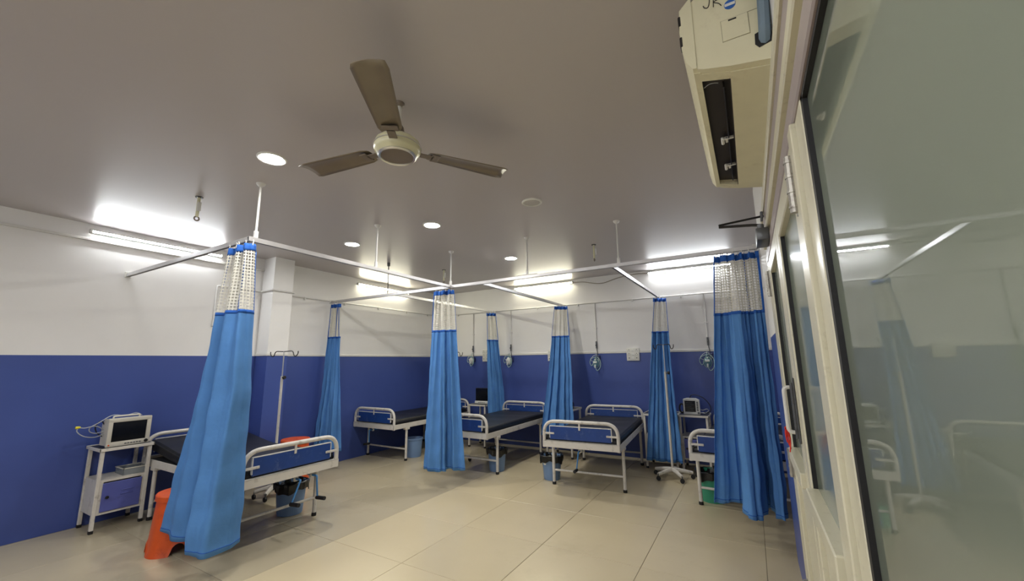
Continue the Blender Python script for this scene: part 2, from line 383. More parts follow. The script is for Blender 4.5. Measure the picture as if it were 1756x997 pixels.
for y_, l_ in ((-0.9, 'first'), (0.0, 'second'), (0.9, 'third'), (1.9, 'fourth')): downlight(0.52, y_, l_+' added ceiling light lighting the glass from the corridor', True)  # added unseen lamps: light the panes from behind, strongest near the top
# fan
def fan():
    t = thing('ceiling_fan', 'cream three-blade ceiling fan hanging on a short rod', 'ceiling fan', (-1.57, 1.465, H))
    MB().lathe([(0.0, 0.0), (0.03, 0.0), (0.028, -0.012), (0.016, -0.022), (0.0, -0.022)], n=28).build('canopy', fan_grey, t)
    MB().cyl((0, 0, -0.02), (0, 0, -0.215), 0.013, 16).build('down_rod', trim_m, t)
    MB().lathe([(0.0, -0.13), (0.018, -0.13), (0.03, -0.15), (0.04, -0.2), (0.045, -0.222), (0.0, -0.222)], n=28).build('lower_canopy', fan_grey, t)
    MB().lathe([(0.0, -0.212), (0.06, -0.214), (0.1, -0.225), (0.118, -0.242), (0.12, -0.246), (0.122, -0.262), (0.126, -0.266), (0.126, -0.285), (0.118, -0.302), (0.098, -0.318), (0.0, -0.318)], n=56).build('motor_housing', fan_cream, t)
    MB().lathe([(0.090, -0.315), (0.1, -0.315), (0.104, -0.322), (0.097, -0.329), (0.088, -0.326), (0.086, -0.318)], n=48).build('chrome_ring', chrome, t)
    MB().lathe([(0.0, -0.325), (0.05, -0.3245), (0.088, -0.321), (0.088, -0.316), (0.0, -0.316)], n=48).build('bottom_cap', fan_grey, t)
    MB().lathe([(0.121, -0.263), (0.129, -0.266), (0.129, -0.271), (0.121, -0.273)], n=48).build('trim_band', chrome, t)
    for a in (188, 306, 58.5):
        A = math.radians(a)
        q = MB(); q.bbox(0.095, 0.2, -0.022, 0.022, -0.287, -0.281, 0.002, 1); q.bbox(0.19, 0.235, -0.04, 0.04, -0.287, -0.281, 0.002, 1)
        o = q.build('blade_bracket', fan_grey, t); o.rotation_euler = (0, 0, A)
        # blade: twisted plate, wider to the tip
        n = 14; vs = []; fs = []
        for i in range(n):
            f = i/(n-1); r = 0.175+f*0.485; wd = 0.058+0.02*f; tw = math.radians(6-3*f)
            if i == n-1: wd *= 0.86
            if i == 0: wd *= 0.8
            for k in range(7):
                s = (k/6-0.5)*2*wd; zc = -0.28+s*math.sin(tw)-0.012*(1-(k/6*2-1)**2)*-1
                tip = 0.02*(k/6-0.5) if i == n-1 else 0
                vs.append((r+tip, s*math.cos(tw), zc))
        for i in range(n-1):
            for k in range(6): fs.append((i*7+k, i*7+k+1, (i+1)*7+k+1, (i+1)*7+k))
        o = MB().add(vs, fs).build('blade', fan_blade, t, smooth=60); o.rotation_euler = (0, 0, A)
        md = o.modifiers.new('thick', 'SOLIDIFY'); md.thickness = 0.003
fan()
# unused fan hooks in the ceiling
for x, y, lb in ((-4.0, 1.5, 'white stub rod hanging from the ceiling above the left tube light'), (-1.575, 4.777, 'stub rod hanging from the ceiling right of the smallest lit light'), (-4.05, 4.84, 'stub rod hanging from the ceiling just left of the rail corner')):
    t = thing('ceiling_hook', lb, 'ceiling hook', (x, y, H), 0, 'empty fan hooks in the ceiling')
    MB().lathe([(0.0, 0), (0.03, 0), (0.028, -0.006), (0.0, -0.006)], n=20).build('flange', darkm, t)
    MB().cyl((0, 0, 0), (0, 0, -0.18), 0.012, 12).build('rod', fan_cream, t)
    MB().tube([(0, 0.018*math.sin(a)*1.0+0.0, -0.195+0.018*math.cos(a)) for a in [2*PI*k/14 for k in range(14)]], 0.006, 8, closed=True).build('loop', fan_grey, t)
    MB().bbox(0.012, 0.026, -0.014, 0.014, -0.13, -0.05, 0.003, 1).build('connector', trim_m, t)

# tube lights: length 1.2 m, axis along local x, wall behind at +y
def tube_light(loc, rz, label, m_):
    t = thing('tube_light', label, 'tube light', loc, rz, 'fluorescent tubes on the walls')
    # LED batten: opaque housing behind, milky half-round diffuser towards the room
    MB().bbox(-0.6, 0.6, -0.03, 0.0, -0.016, 0.02, 0.003, 1).build('batten', trim_m, t)
    n = 10; arc = lambda r, a0, a1: [(-0.03-r*math.cos(a), 0.002+r*math.sin(a)) for a in [math.radians(a0+(a1-a0)*k/n) for k in range(n+1)]]
    MB().prism(arc(0.0162, -90, 90), -0.59, 0.59, 'x').build('diffuser_body', trim_m, t)
    P = arc(0.0170, -66, 0); b = MB()
    b.add([(x, u, v) for x in (-0.588, 0.588) for u, v in P], [(k, k+1, n+1+k+1, n+1+k) for k in range(n)])
    b.build('tube', m_, t)
    for s in (-1, 1):
        q = MB(); q.bbox(min(s*0.585, s*0.605), max(s*0.585, s*0.605), -0.05, 0.0, -0.018, 0.022, 0.004, 1); q.build('lamp_holder', plastic_white, t)
tube_light((XL, 1.848, 2.862), PI/2, 'bright tube light on the left wall nearest the viewer', tube_cool)
tube_light((XL, -1.4, 2.862), PI/2, 'tube light on the left wall behind the viewer', tube_cool)
tube_light((-0.9, YF, 2.80), PI, 'tube light on the wall behind the viewer, near the partition', tube_cool)
tube_light((-3.2, YF, 2.80), PI, 'tube light on the wall behind the viewer, far from the partition', tube_cool)
tube_light((XL, 5.125, 2.84), PI/2, 'tube light on the left wall beyond the white column', tube_warm)
tube_light((-3.223, YB, 2.884), 0, 'yellowish tube light on the back wall, left of the hanging cable', tube_warm)
tube_light((-0.72, YB, 2.889), 0, 'white tube light on the back wall, behind the wide right curtain', tube_cool)
tag(MB().tube(crom([(-2.62, YB-0.012, 2.884), (-2.43, YB-0.01, 2.871), (-2.12, YB-0.01, 2.812), (-1.81, YB-0.01, 2.876), (-1.52, YB-0.01, 2.905), (-1.325, YB-0.012, 2.892)], 50), 0.006, 8).build('cable', mat('tan_cable', (150, 140, 122), 0.5)), 'thin sagging cable between the two back wall tube lights', 'cable')

# ================================================================== CURTAIN RAILS
def channel(t, L, nm='rail'):
    q = MB(); s = 0.016
    q.box(0, L, -s, s, 0.013, 0.017); q.box(0, L, -s, -s+0.003, -0.017, 0.013); q.box(0, L, s-0.003, s, -0.017, 0.013)
    q.box(0, L, -s, -s+0.009, -0.019, -0.016); q.box(0, L, s-0.009, s, -0.019, -0.016)
    return q.build(nm, alu, t, smooth=0)
def rail(p0, p1, label, rods=(), ends=(True, True), thin=()):
    a = math.atan2(p1[1]-p0[1], p1[0]-p0[0]); L = math.hypot(p1[0]-p0[0], p1[1]-p0[1])
    t = thing('curtain_rail', label, 'curtain rail', (p0[0], p0[1], HR), a, 'overhead cubicle curtain rails')
    channel(t, L)
    for e, x, d in ((ends[0], 0, 1), (ends[1], L, -1)):
        if e:
            q = MB(); q.bbox(min(x, x+d*0.012), max(x, x+d*0.012), -0.03, 0.03, -0.03, 0.035, 0.004, 1); q.cyl((x+d*0.004, 0, 0.02), (x+d*0.05, 0, 0.02), 0.008, 8); q.build('wall_bracket', plastic_white, t)
    for d in rods:
        r = MB().cyl((d, 0, 0.07), (d, 0, H-HR), 0.009, 12).build('drop_rod', white_rod, t)
        MB().lathe([(0.0, H-HR), (0.034, H-HR), (0.03, H-HR-0.012), (0.013, H-HR-0.03), (0.0, H-HR-0.03)], (d, 0, 0), n=20).build('ceiling_flange', white_rod, r)
        q = MB(); q.bbox(d-0.014, d+0.014, -0.012, 0.012, 0.015, 0.075, 0.003, 1); q.cyl((d, -0.015, 0.055), (d, 0.015, 0.055), 0.004, 8); q.build('clevis', white_rod, r)
    for d in thin:
        r = MB().cyl((d, 0, 0.015), (d, 0, H-HR), 0.0055, 8).build('drop_rod', darkm, t)
        MB().lathe([(0.0, H-HR), (0.022, H-HR), (0.02, H-HR-0.05), (0.0, H-HR-0.05)], (d, 0, 0), n=14).build('ceiling_flange', steel, r)
    return t
rail((XL, YC1), (XO-0.017, YC1), 'rail running out from the left wall to the nearest rail corner', ends=(True, False))
rail((XO, YC1-0.017), (XO, YO-0.018), 'long rail along the left bays, from the nearest corner inward', rods=(0.055, 1.25), ends=(False, False))
r3 = rail((XL, YO), (XR, YO), 'longest rail crossing the whole room to the right door pier', rods=(XO-XL, -2.148-XL, -1.08-XL), thin=(-4.43-XL,))
MB().bbox(-2.148-XL-0.14, -2.148-XL+0.14, -0.022, 0.022, 0.017, 0.026, 0.002, 1).build('splice_plate', trim_m, r3)
rail((XA, YO+0.018), (XA, YB), 'rail to the back wall behind the rail corner, leftmost of three', ends=(False, True))
rail((XB, YO+0.018), (XB, YB), 'middle rail of the three running to the back wall', ends=(False, True))
rail((XC, YO+0.018), (XC, YB), 'rightmost rail of the three running to the back wall', ends=(False, True))

# ================================================================== CURTAINS
def curtain(label, top, hem, zh, mid=None, zt=2.425, zn=1.897, n=8, at=0.018, ah=0.02, ph=0.0, hooks=7, bind=(), p=1.0, rot=0):
    base = Vector((sum(q[0] for q in top)/len(top), sum(q[1] for q in top)/len(top), 0))
    t = thing('hospital_curtain', label, 'curtain', base, 0, 'blue cubicle curtains with net tops')
    NU = 40*(len(top)-1)+1; NU = min(max(NU, 121), 241)
    T = crom([(q[0], q[1], 0) for q in top], NU); Hm = crom([(q[0], q[1], 0) for q in hem], NU)
    Md = crom([(q[0], q[1], 0) for q in mid], NU) if mid else None
    arc = [0.0]
    for i in range(1, NU): arc.append(arc[-1]+(Hm[i]-Hm[i-1]).length+0.004)
    rnd = random.Random(int(abs(base.x*1000))+17)
    k1, k2, k3 = rnd.uniform(0, 6), rnd.uniform(0, 6), rnd.uniform(0, 6)
    def pos(i, z):
        f = min(1, max(0, (zt-z)/(zt-zh)))**p
        if Md:
            a = T[i].lerp(Md[i], f*2) if f < 0.5 else Md[i].lerp(Hm[i], f*2-1)
            # soften the joint between the two halves
            s = T[i].lerp(Hm[i], f); a = a.lerp(s, 0.15)
            b0 = (Md[min(i+1, NU-1)]-Md[max(i-1, 0)])
        else:
            a = T[i].lerp(Hm[i], f)
        d = (T[min(i+1, NU-1)]-T[max(i-1, 0)]).lerp(Hm[min(i+1, NU-1)]-Hm[max(i-1, 0)], f)
        nr = Vector((-d.y, d.x, 0)); nr = nr.normalized() if nr.length > 1e-6 else Vector((0, 1, 0))
        u = i/(NU-1)
        amp = at*(1-f)+ah*f
        w1_ = 2*PI*n*u+ph+0.8*math.sin(1.7*f+k1)
        off = amp*(1.5*(2/PI*math.asin(0.97*math.sin(w1_)))*0.8+0.3*math.sin(w1_*0.5)+0.3*math.sin(2*PI*n*1.7*u+k2+1.1*f))
        off += 0.006*math.sin(9*z+14*u+k3)*f+0.004*math.sin(23*z-9*u+k1)*f
        q = a+nr*off
        return Vector((q.x-base.x, q.y-base.y, z))
    arcn = [0.0]
    for i in range(1, NU): arcn.append(arcn[-1]+(pos(i, 2.1)-pos(i-1, 2.1)).length*1.15)
    def sheet(nm, z0, z1, nz, m_, i0=0, i1=None, off=0.0, hemw=0.0, thick=0.0025):
        i1 = NU-1 if i1 is None else i1; b = MB(); b.uv = []; vs = []; fs = []; w_ = i1-i0+1
        for j in range(nz+1):
            z = z1+(z0-z1)*j/nz
            for i in range(i0, i1+1):
                zz = z+(hemw*math.sin(2*PI*n*0.5*i/(NU-1)+k2) if j == nz else 0)
                q = pos(i, zz)
                if off:
                    d = pos(min(i+1, NU-1), zz)-pos(max(i-1, 0), zz); nr = Vector((-d.y, d.x, 0)).normalized(); q = q+nr*off
                vs.append(q); b.uv.append((arcn[i], z))
        for j in range(nz):
            for i in range(w_-1): fs.append((j*w_+i, j*w_+i+1, (j+1)*w_+i+1, (j+1)*w_+i))
        b.add(vs, fs); o = b.build(nm, m_, t, smooth=80)
        if thick: md = o.modifiers.new('thick', 'SOLIDIFY'); md.thickness = thick; md.offset = 0
        return o
    sheet('header_band', zt-0.055, zt, 3, band_m)
    sheet('net_panel', zn, zt-0.05, 14, net_m, thick=0)
    f = sheet('fabric_panel', zh, zn+0.012, 44, curt_m, hemw=0.006)
    o = sheet('top_hem', zn-0.012, zn+0.014, 1, band_m, thick=0.007); o.parent = f
    o = sheet('bottom_hem', zh+0.028, zh+0.034, 1, band_m, thick=0.005); o.parent = f
    for u in (0.0, 1.0)+tuple(bind):
        i = int(u*(NU-1)); a = max(0, min(i-2, NU-5)); sheet('side_binding', zn, zt-0.05, 14, band_m, a, min(a+4, NU-1), 0, thick=0.006)
    for k in range(hooks):
        i = int((k+0.5)/hooks*(NU-1)); q = pos(i, zt)
        MB().tube([(q.x, q.y, zt-0.012), (q.x+0.004, q.y, zt+0.008), (q.x+0.008, q.y+0.002, zt+0.018), (q.x, q.y, HR-0.012)], 0.004, 6).build('hook', plastic_white, t)
    return t
def zig(x0, y0, x1, y1, dep, n, fr=None, skew=0.0):
    """plan zigzag from (x0,y0) to (x1,y1), folds of depth dep to both sides"""
    d = Vector((x1-x0, y1-y0)); nr = Vector((-d.y, d.x)).normalized(); out = []
    for i in range(n+1):
        f = fr[i] if fr else i/n
        s = dep*(1 if i % 2 else -1); p_ = Vector((x0, y0))+d*f+nr*s
        out.append((p_.x, p_.y))
    return out
curtain('blue curtain nearest the viewer, in front of the bed on the left wall',
        [(-3.585, 1.60), (-3.54, 1.57), (-3.50, 1.59), (-3.47, 1.63), (-3.44, 1.57), (-3.41, 1.62), (-3.38, 1.56), (-3.33, 1.59), (-3.28, 1.56), (-3.25, 1.59), (-3.27, 1.64)],
        [(-4.20, 1.60), (-4.0, 1.58), (-3.82, 1.60), (-3.70, 1.79), (-3.67, 1.58), (-3.60, 1.77), (-3.57, 1.54), (-3.46, 1.52), (-3.385, 1.55), (-3.355, 1.70), (-3.43, 1.80)], 0.2,
        mid=[(-3.83, 1.61), (-3.75, 1.58), (-3.66, 1.60), (-3.60, 1.73), (-3.57, 1.57), (-3.52, 1.71), (-3.48, 1.555), (-3.34, 1.55), (-3.215, 1.565), (-3.235, 1.65), (-3.33, 1.73)], n=6, at=0.008, ah=0.012, hooks=6, bind=(0.72,))
curtain('blue curtain hanging against the left wall beyond the white column',
        zig(-5.655, 4.06, -5.46, 4.06, 0.03, 6), [(-5.66, 3.97), (-5.60, 3.86), (-5.53, 3.95), (-5.46, 3.85), (-5.37, 3.95), (-5.29, 3.88), (-5.17, 4.0)], 0.28, n=8, at=0.012, ah=0.02, hooks=5, bind=(0.72,))
curtain('blue curtain hanging at the rail corner in the middle of the room',
        [(-3.55, 4.06), (-3.49, 4.03), (-3.44, 4.08), (-3.39, 4.03), (-3.34, 4.08), (-3.29, 4.04), (-3.25, 4.09)],
        [(-3.66, 4.09), (-3.60, 4.0), (-3.42, 4.0), (-3.34, 4.05), (-3.38, 4.16), (-3.26, 4.17), (-3.13, 4.2)], 0.2, n=7, at=0.014, ah=0.016, hooks=6, bind=())
curtain('blue curtain at the back wall beside the black-screened monitor',
        zig(-4.31, 6.44, -4.17, 6.55, 0.028, 6), [(-4.08, 6.13), (-4.05, 6.24), (-4.09, 6.32), (-4.04, 6.40), (-4.08, 6.48), (-4.02, 6.56), (-4.03, 6.65)], 0.3, n=6, at=0.01, ah=0.018, hooks=4)
curtain('blue curtain at the back wall between the two middle beds',
        zig(-2.83, 6.33, -2.66, 6.45, 0.03, 6), [(-2.95, 5.92), (-2.86, 6.01), (-2.75, 5.90), (-2.66, 6.0), (-2.58, 5.91), (-2.50, 6.01), (-2.41, 5.93)], 0.36, mid=[(-2.82, 6.04), (-2.76, 6.1), (-2.69, 6.03), (-2.63, 6.09), (-2.57, 6.03), (-2.52, 6.09), (-2.46, 6.04)], n=7, at=0.012, ah=0.02, hooks=5)
curtain('blue curtain at the back wall behind the right drip stand',
        zig(-1.20, 6.36, -1.04, 6.46, 0.03, 6), [(-1.375, 6.0), (-1.29, 6.06), (-1.22, 6.0), (-1.12, 6.06), (-1.05, 6.0), (-0.99, 6.06), (-0.915, 6.0)], 0.14, mid=[(-1.25, 6.03), (-1.20, 6.08), (-1.15, 6.03), (-1.10, 6.08), (-1.05, 6.03), (-1.01, 6.08), (-0.97, 6.03)], n=6, at=0.012, ah=0.018, hooks=5)
curtain('widest blue curtain, hanging at the right beside the door pier',
        zig(-0.195, 4.055, 0.14, 4.055, 0.035, 10), [(-0.41, 4.24), (-0.30, 4.27), (-0.19, 4.33), (-0.15, 4.0), (-0.07, 3.96), (-0.03, 4.06), (-0.005, 4.3), (0.04, 4.28), (0.06, 4.08), (0.10, 4.04), (0.13, 4.15)], 0.24, n=11, at=0.014, ah=0.015, hooks=12, bind=(0.68,))

# ================================================================== BEDS
def crank(t, x, y0, zr, tilt, down=0.2):
    q = MB(); q.cyl((x, y0+0.35, zr), (x, y0-0.02, zr), 0.009, 10)
    e = (x+math.sin(tilt)*down, y0-0.03, zr-math.cos(tilt)*down); q.tube(bend([(x, y0-0.02, zr), (x, y0-0.035, zr), e], 0.015), 0.008, 8)
    c = q.build('crank', crank_blue, t)
    MB().cyl((e[0], e[1]+0.01, e[2]), (e[0]+0.005, e[1]-0.10, e[2]+0.006), 0.017, 12).build('crank_handle', black_m, c)
    MB().bbox(x-0.02, x+0.02, y0+0.03, y0+0.05, zr-0.02, 0.5, 0.003, 1).build('crank_bearing', bed_white, c)
def make_bed(label, loc, rz, cranks=((-0.08, 0.02, 0.1),), raise_=0.0):
    t = thing('hospital_bed', label, 'hospital bed', loc, rz, 'white framed hospital beds')
    W, L, z0, z1 = 0.455, 1.94, 0.495, 0.568
    for s in (-1, 1):
        q = MB(); q.bbox(min(s*W, s*(W-0.005)), max(s*W, s*(W-0.005)), 0, L, z0, z1, 0.002, 1); q.bbox(min(s*W, s*(W-0.04)), max(s*W, s*(W-0.04)), 0, L, z0, z0+0.005, 0.002, 1)
        q.build('side_rail', bed_white, t)
    for y, d in ((0.0, 1), (L, -1)):
        q = MB(); q.bbox(-W, W, min(y, y+d*0.005), max(y, y+d*0.005), z0, z1, 0.002, 1); q.bbox(-W, W, min(y, y+d*0.045), max(y, y+d*0.045), z1-0.006, z1, 0.002, 1)
        q.build('end_rail', bed_white, t)
    MB().box(-W+0.006, W-0.006, 0.04, L-0.04, z0+0.04, z0+0.052).build('platform', steel, t)
    # mattress: soft block, optionally with the head part raised
    nx, ny = 14, 40; b = MB(); top = []; x0, x1, y0, y1 = -0.425, 0.425, 0.055, L-0.055; zb = z0+0.053
    def lift(y): f = max(0.0, min(1.0, (y-0.95)/(L-0.95))); return raise_*f*f*(3-2*f)*1.0
    vs = []; fs = []
    for lay in range(4):
        zz, ins = ((zb, 0.0), (zb+0.035, -0.006), (zb+0.072, 0.0), (zb+0.088, 0.022))[lay]
        ring = []
        for i in range(nx): ring.append((x0+ins+(x1-x0-2*ins)*i/nx, y0+ins))
        for i in range(ny): ring.append((x1-ins, y0+ins+(y1-y0-2*ins)*i/ny))
        for i in range(nx): ring.append((x1-ins-(x1-x0-2*ins)*i/nx, y1-ins))
        for i in range(ny): ring.append((x0+ins, y1-ins-(y1-y0-2*ins)*i/ny))
        vs += [(x, y, zz+lift(y)) for x, y in ring]
    nr = len(vs)//4
    for lay in range(3):
        for k in range(nr): fs.append((lay*nr+k, lay*nr+(k+1) % nr, (lay+1)*nr+(k+1) % nr, (lay+1)*nr+k))
    o0 = len(vs); ins = 0.022
    for j in range(ny+1):
        for i in range(nx+1):
            x = x0+ins+(x1-x0-2*ins)*i/nx; y = y0+ins+(y1-y0-2*ins)*j/ny
            e = min(i, nx-i, 3)/3*min(j, ny-j, 3)/3
            vs.append((x, y, zb+0.088+lift(y)+0.006*e+0.003*math.sin(7*x+3*y)*e+0.003*math.sin(13*y-4*x)*e))
    for j in range(ny):
        for i in range(nx): a = o0+j*(nx+1)+i; fs.append((a, a+1, a+nx+2, a+nx+1))
    m_ = b.add(vs, fs).build('mattress', vinyl, t, smooth=50)
    seam = [(x0-0.001, y0, 0), (x1+0.001, y0, 0), (x1+0.001, y1, 0), (x0-0.001, y1, 0)]; pts = []
    for k in range(4):
        a, c = Vector(seam[k]), Vector(seam[(k+1) % 4])
        for i in range(20): q_ = a.lerp(c, i/20); pts.append((q_.x, q_.y, zb+0.073+lift(q_.y)))
    MB().tube(pts, 0.004, 6, closed=True).build('piping', vinyl, m_)
    for y, d, nm in ((0.022, -1, 'foot'), (L-0.022, 1, 'head')):
        zt = 0.79 if nm == 'foot' else 0.785
        MB().tube(bend([(-W+0.015, y, z0-0.005), (-W+0.015, y, zt), (W-0.015, y, zt), (W-0.015, y, z0-0.005)], 0.16, 10), 0.0195, 14).build(nm+'_rail', bed_white, t)
        p = MB().bbox(-0.365, 0.365, y-0.009, y+0.009, 0.585, 0.735, 0.004, 1).build(nm+'_panel', bed_blue, t)
        q = MB(); q.box(-0.365, 0.365, y-0.0105, y+0.0105, 0.732, 0.739); q.box(-0.3695, -0.363, y-0.0105, y+0.0105, 0.6, 0.739); q.box(0.363, 0.3695, y-0.0105, y+0.0105, 0.6, 0.739); q.build('panel_edge', trim_m, p)
        q = MB(); q.bbox(-0.011, 0.011, y-0.016, y-0.009, 0.70, zt-0.01, 0.002, 1); q.cyl((0, y-0.018, 0.715), (0, y-0.008, 0.715), 0.005, 8); q.build('panel_bracket', bed_white, t)
        for s in (-1, 1):
            q = MB(); q.bbox(min(s*0.31, s*0.44), max(s*0.31, s*0.44), y-0.016, y-0.009, 0.642, 0.664, 0.002, 1); q.cyl((s*0.335, y-0.02, 0.653), (s*0.335, y-0.008, 0.653), 0.006, 8); q.build('panel_bracket', bed_white, t)
    for y, br in ((0.3, True), (L-0.29, True)):
        for s in (-1, 1):
            lg = MB().cyl((s*0.43, y, 0.028), (s*0.43, y, z0+0.01), 0.0185, 14).build('leg', bed_white, t)
            MB().lathe([(0.0, 0.0), (0.022, 0.0), (0.024, 0.012), (0.022, 0.032), (0.0, 0.032)], (s*0.43, y, 0), n=14).build('rubber_foot', rubber, lg)
            MB().bbox(s*0.43-0.028, s*0.43+0.028, y-0.045, y+0.045, z0-0.03, z0+0.002, 0.003, 1).build('leg_socket', bed_white, lg)
        MB().cyl((-0.42, y, 0.17), (0.42, y, 0.17), 0.013, 12).build('leg_brace', bed_white, t)
    for x, dy, tl in cranks: crank(t, x, dy, 0.462, tl)
    return t
make_bed('bed on the left wall, half hidden by the nearest curtain', (-3.65, 2.345, 0), PI/2, ((0.06, 0.03, -0.35), (0.22, 0.03, 0.12)), 0.10)
make_bed('bed in the far left corner, one side against the left wall', (-5.232, 4.60, 0), 0.0, ((-0.07, 0.03, 0.02),))
make_bed('bed just right of the curtain at the rail corner, its black mattress in full view', (-3.54, 4.60, 0), 0.01, ((-0.06, 0.06, 0.1),))
make_bed('bed in front of the large switch plate, turned slightly, its foot end nearest the viewer', (-1.80, 4.60, 0), 0.083, ((-0.02, 0.04, -0.15),))
make_bed('bed at the right, mostly hidden behind the widest curtain', (-0.184, 4.60, 0), -0.05, ((0.0, 0.06, 0.1),))

# ================================================================== LOCKERS
def locker(label, loc, rz, w=0.38, d=0.34, ht=0.735):
    t = thing('bedside_locker', label, 'bedside locker', loc, rz, 'white framed bedside lockers')
    for sx in (-1, 1):
        for sy in (-1, 1):
            x, y = sx*(w/2-0.0145), sy*(d/2-0.0145)
            lg = MB().bbox(x-0.0145, x+0.0145, y-0.0145, y+0.0145, 0.012, ht-0.012, 0.003, 1).build('leg', bed_white, t)
            MB().bbox(x-0.016, x+0.016, y-0.016, y+0.016, 0, 0.03, 0.003, 1).build('foot_cap', rubber, lg)
    q = MB(); q.bbox(-w/2-0.012, w/2+0.012, -d/2-0.012, d/2+0.012, ht-0.012, ht, 0.003, 1); q.build('top_tray', mat('dark_tray', (46, 47, 50), 0.35, metal=0.2, var=0.15, scale=14, dirt=((120, 118, 112), 0.4, 18)), t)
    q = MB()
    for y0, y1 in ((-d/2-0.014, -d/2-0.004), (d/2+0.004, d/2+0.014)): q.bbox(-w/2-0.014, w/2+0.014, y0, y1, ht-0.022, ht+0.006, 0.002, 1)
    for x0, x1 in ((-w/2-0.014, -w/2-0.004), (w/2+0.004, w/2+0.014)): q.bbox(x0, x1, -d/2-0.014, d/2+0.014, ht-0.022, ht+0.006, 0.002, 1)
    q.build('top_rim', bed_white, t)
    bxm = MB(); W2, D2 = w/2-0.008, d/2-0.006
    bxm.box(-W2, W2, -D2, D2, 0.435, 0.455); bxm.box(-W2, W2, -D2, D2, 0.15, 0.17); bxm.box(-W2, -W2+0.012, -D2, D2, 0.17, 0.435); bxm.box(W2-0.012, W2, -D2, D2, 0.17, 0.435); bxm.box(-W2, W2, D2-0.012, D2, 0.17, 0.435)
    bxm.box(-W2+0.012, -W2+0.045, -D2, -D2+0.012, 0.17, 0.435); bxm.box(W2-0.045, W2-0.012, -D2, -D2+0.012, 0.17, 0.435)
    bxm.build('cabinet_box', bed_white, t)
    dr = MB().bbox(-W2+0.04, W2-0.04, -D2-0.012, -D2-0.002, 0.172, 0.425, 0.004, 1).build('door', locker_blue, t)
    for z in (0.30, 0.335): MB().bbox(-0.01, 0.085, -D2-0.018, -D2-0.011, z, z+0.008, 0.002, 1).build('louvre', locker_blue, dr)
    MB().lathe([(0.0, -0.03), (0.012, -0.028), (0.014, -0.018), (0.007, -0.012), (0.006, 0.0)], (-W2+0.075, -D2-0.012, 0.30), n=14, axis='y').build('knob', black_m, dr)
    return t
locker('locker with a blue door beside the left wall bed, carrying the boxy monitor', (-5.50, 1.683, 0), PI/2, 0.38, 0.345)
locker('locker under the black-screened monitor in the back left corner', (-4.37, 6.385, 0), 0, 0.37, 0.38)
locker('locker behind the curtain between the two middle beds', (-2.745, 6.35, 0), 0, 0.45, 0.42)
locker('locker beside the head of the middle bed, behind the drip stand curtain', (-1.205, 6.36, 0), 0, 0.43, 0.42)
locker('locker under the small white monitor at the right', (-0.768, 6.41, 0), 0, 0.37, 0.38)
# clear tray on the lower shelf of the left locker
t = thing('plastic_tray', 'clear plastic tray on the shelf of the left wall locker', 'tray', (-5.50, 1.79, 0.455), PI/2)
q = MB(); q.bbox(-0.10, 0.10, -0.12, 0.08, 0, 0.006, 0.002, 1)
for a in ((-0.10, -0.094, -0.12, 0.08), (0.094, 0.10, -0.12, 0.08), (-0.10, 0.10, -0.12, -0.114), (-0.10, 0.10, 0.074, 0.08)): q.box(*a, 0.004, 0.06)
q.build('tray_body', mat('clear_plastic', (150, 156, 158), 0.15, alpha=0.55), t)
q = MB(); q.bbox(-0.105, 0.105, -0.125, -0.112, 0.055, 0.064, 0.002, 1); q.bbox(-0.105, 0.105, 0.072, 0.085, 0.055, 0.064, 0.002, 1); q.bbox(-0.105, -0.092, -0.125, 0.085, 0.055, 0.064, 0.002, 1); q.bbox(0.092, 0.105, -0.125, 0.085, 0.055, 0.064, 0.002, 1)
q.build('tray_rim', plastic_grey, t)

# ================================================================== MONITORS
def wire(nm, pts, r, m_, t, n=40): return MB().tube(crom(pts, n), r, 8).build(nm, m_, t)
ZT = 0.741
t = thing('patient_monitor', 'boxy grey monitor with cables on the left wall locker', 'monitor', (-5.47, 1.685, ZT), PI/2+0.03)
MB().prism([(-0.095, 0.012), (0.07, 0.012), (0.07, 0.2), (0.02, 0.255), (-0.075, 0.262)], -0.155, 0.155, 'x').build('rear_shell', plastic_grey, t)
q = MB(); q.bbox(-0.165, 0.165, -0.115, -0.088, 0.0, 0.045, 0.006, 2); q.bbox(-0.165, 0.165, -0.115, -0.088, 0.225, 0.262, 0.006, 2); q.bbox(-0.165, -0.13, -0.115, -0.088, 0.03, 0.24, 0.006, 2); q.bbox(0.13, 0.165, -0.115, -0.088, 0.03, 0.24, 0.006, 2); q.build('bezel', plastic_grey, t)
MB().box(-0.135, 0.135, -0.103, -0.09, 0.04, 0.23).build('screen', screen_m, t)
MB().lathe([(0, -0.014), (0.013, -0.013), (0.016, -0.004), (0.016, 0)], (0.135, -0.114, 0.024), n=20, axis='y').build('dial', darkm, t)
for k in range(6): MB().bbox(-0.03+k*0.022, -0.014+k*0.022, -0.119, -0.113, 0.016, 0.026, 0.002, 1).build('button', steel, t)
MB().lathe([(0, -0.003), (0.007, -0.003), (0.007, 0)], (-0.145, -0.114, 0.02), n=12, axis='y').build('power_lamp', orange, t)
MB().tube(bend([(-0.1, 0.0, 0.25), (-0.1, 0.0, 0.275), (0.1, 0.0, 0.275), (0.1, 0.0, 0.25)], 0.03), 0.008, 8).build('carry_handle', plastic_grey, t)
wire('cable', [(-0.15, 0.0, 0.12), (-0.22, -0.01, 0.10), (-0.30, -0.02, 0.12), (-0.35, -0.02, 0.17), (-0.34, -0.02, 0.20), (-0.30, -0.02, 0.195), (-0.22, 0.0, 0.20), (-0.16, 0.02, 0.16)], 0.004, cable_m, t)
wire('cable', [(-0.15, 0.0, 0.15), (-0.2, 0.03, 0.13), (-0.25, 0.02, 0.15), (-0.26, 0.0, 0.19), (-0.2, 0.0, 0.23), (-0.1, 0.03, 0.285), (0.0, 0.04, 0.27), (0.08, 0.03, 0.29), (0.13, 0.03, 0.26)], 0.004, cable_m, t)
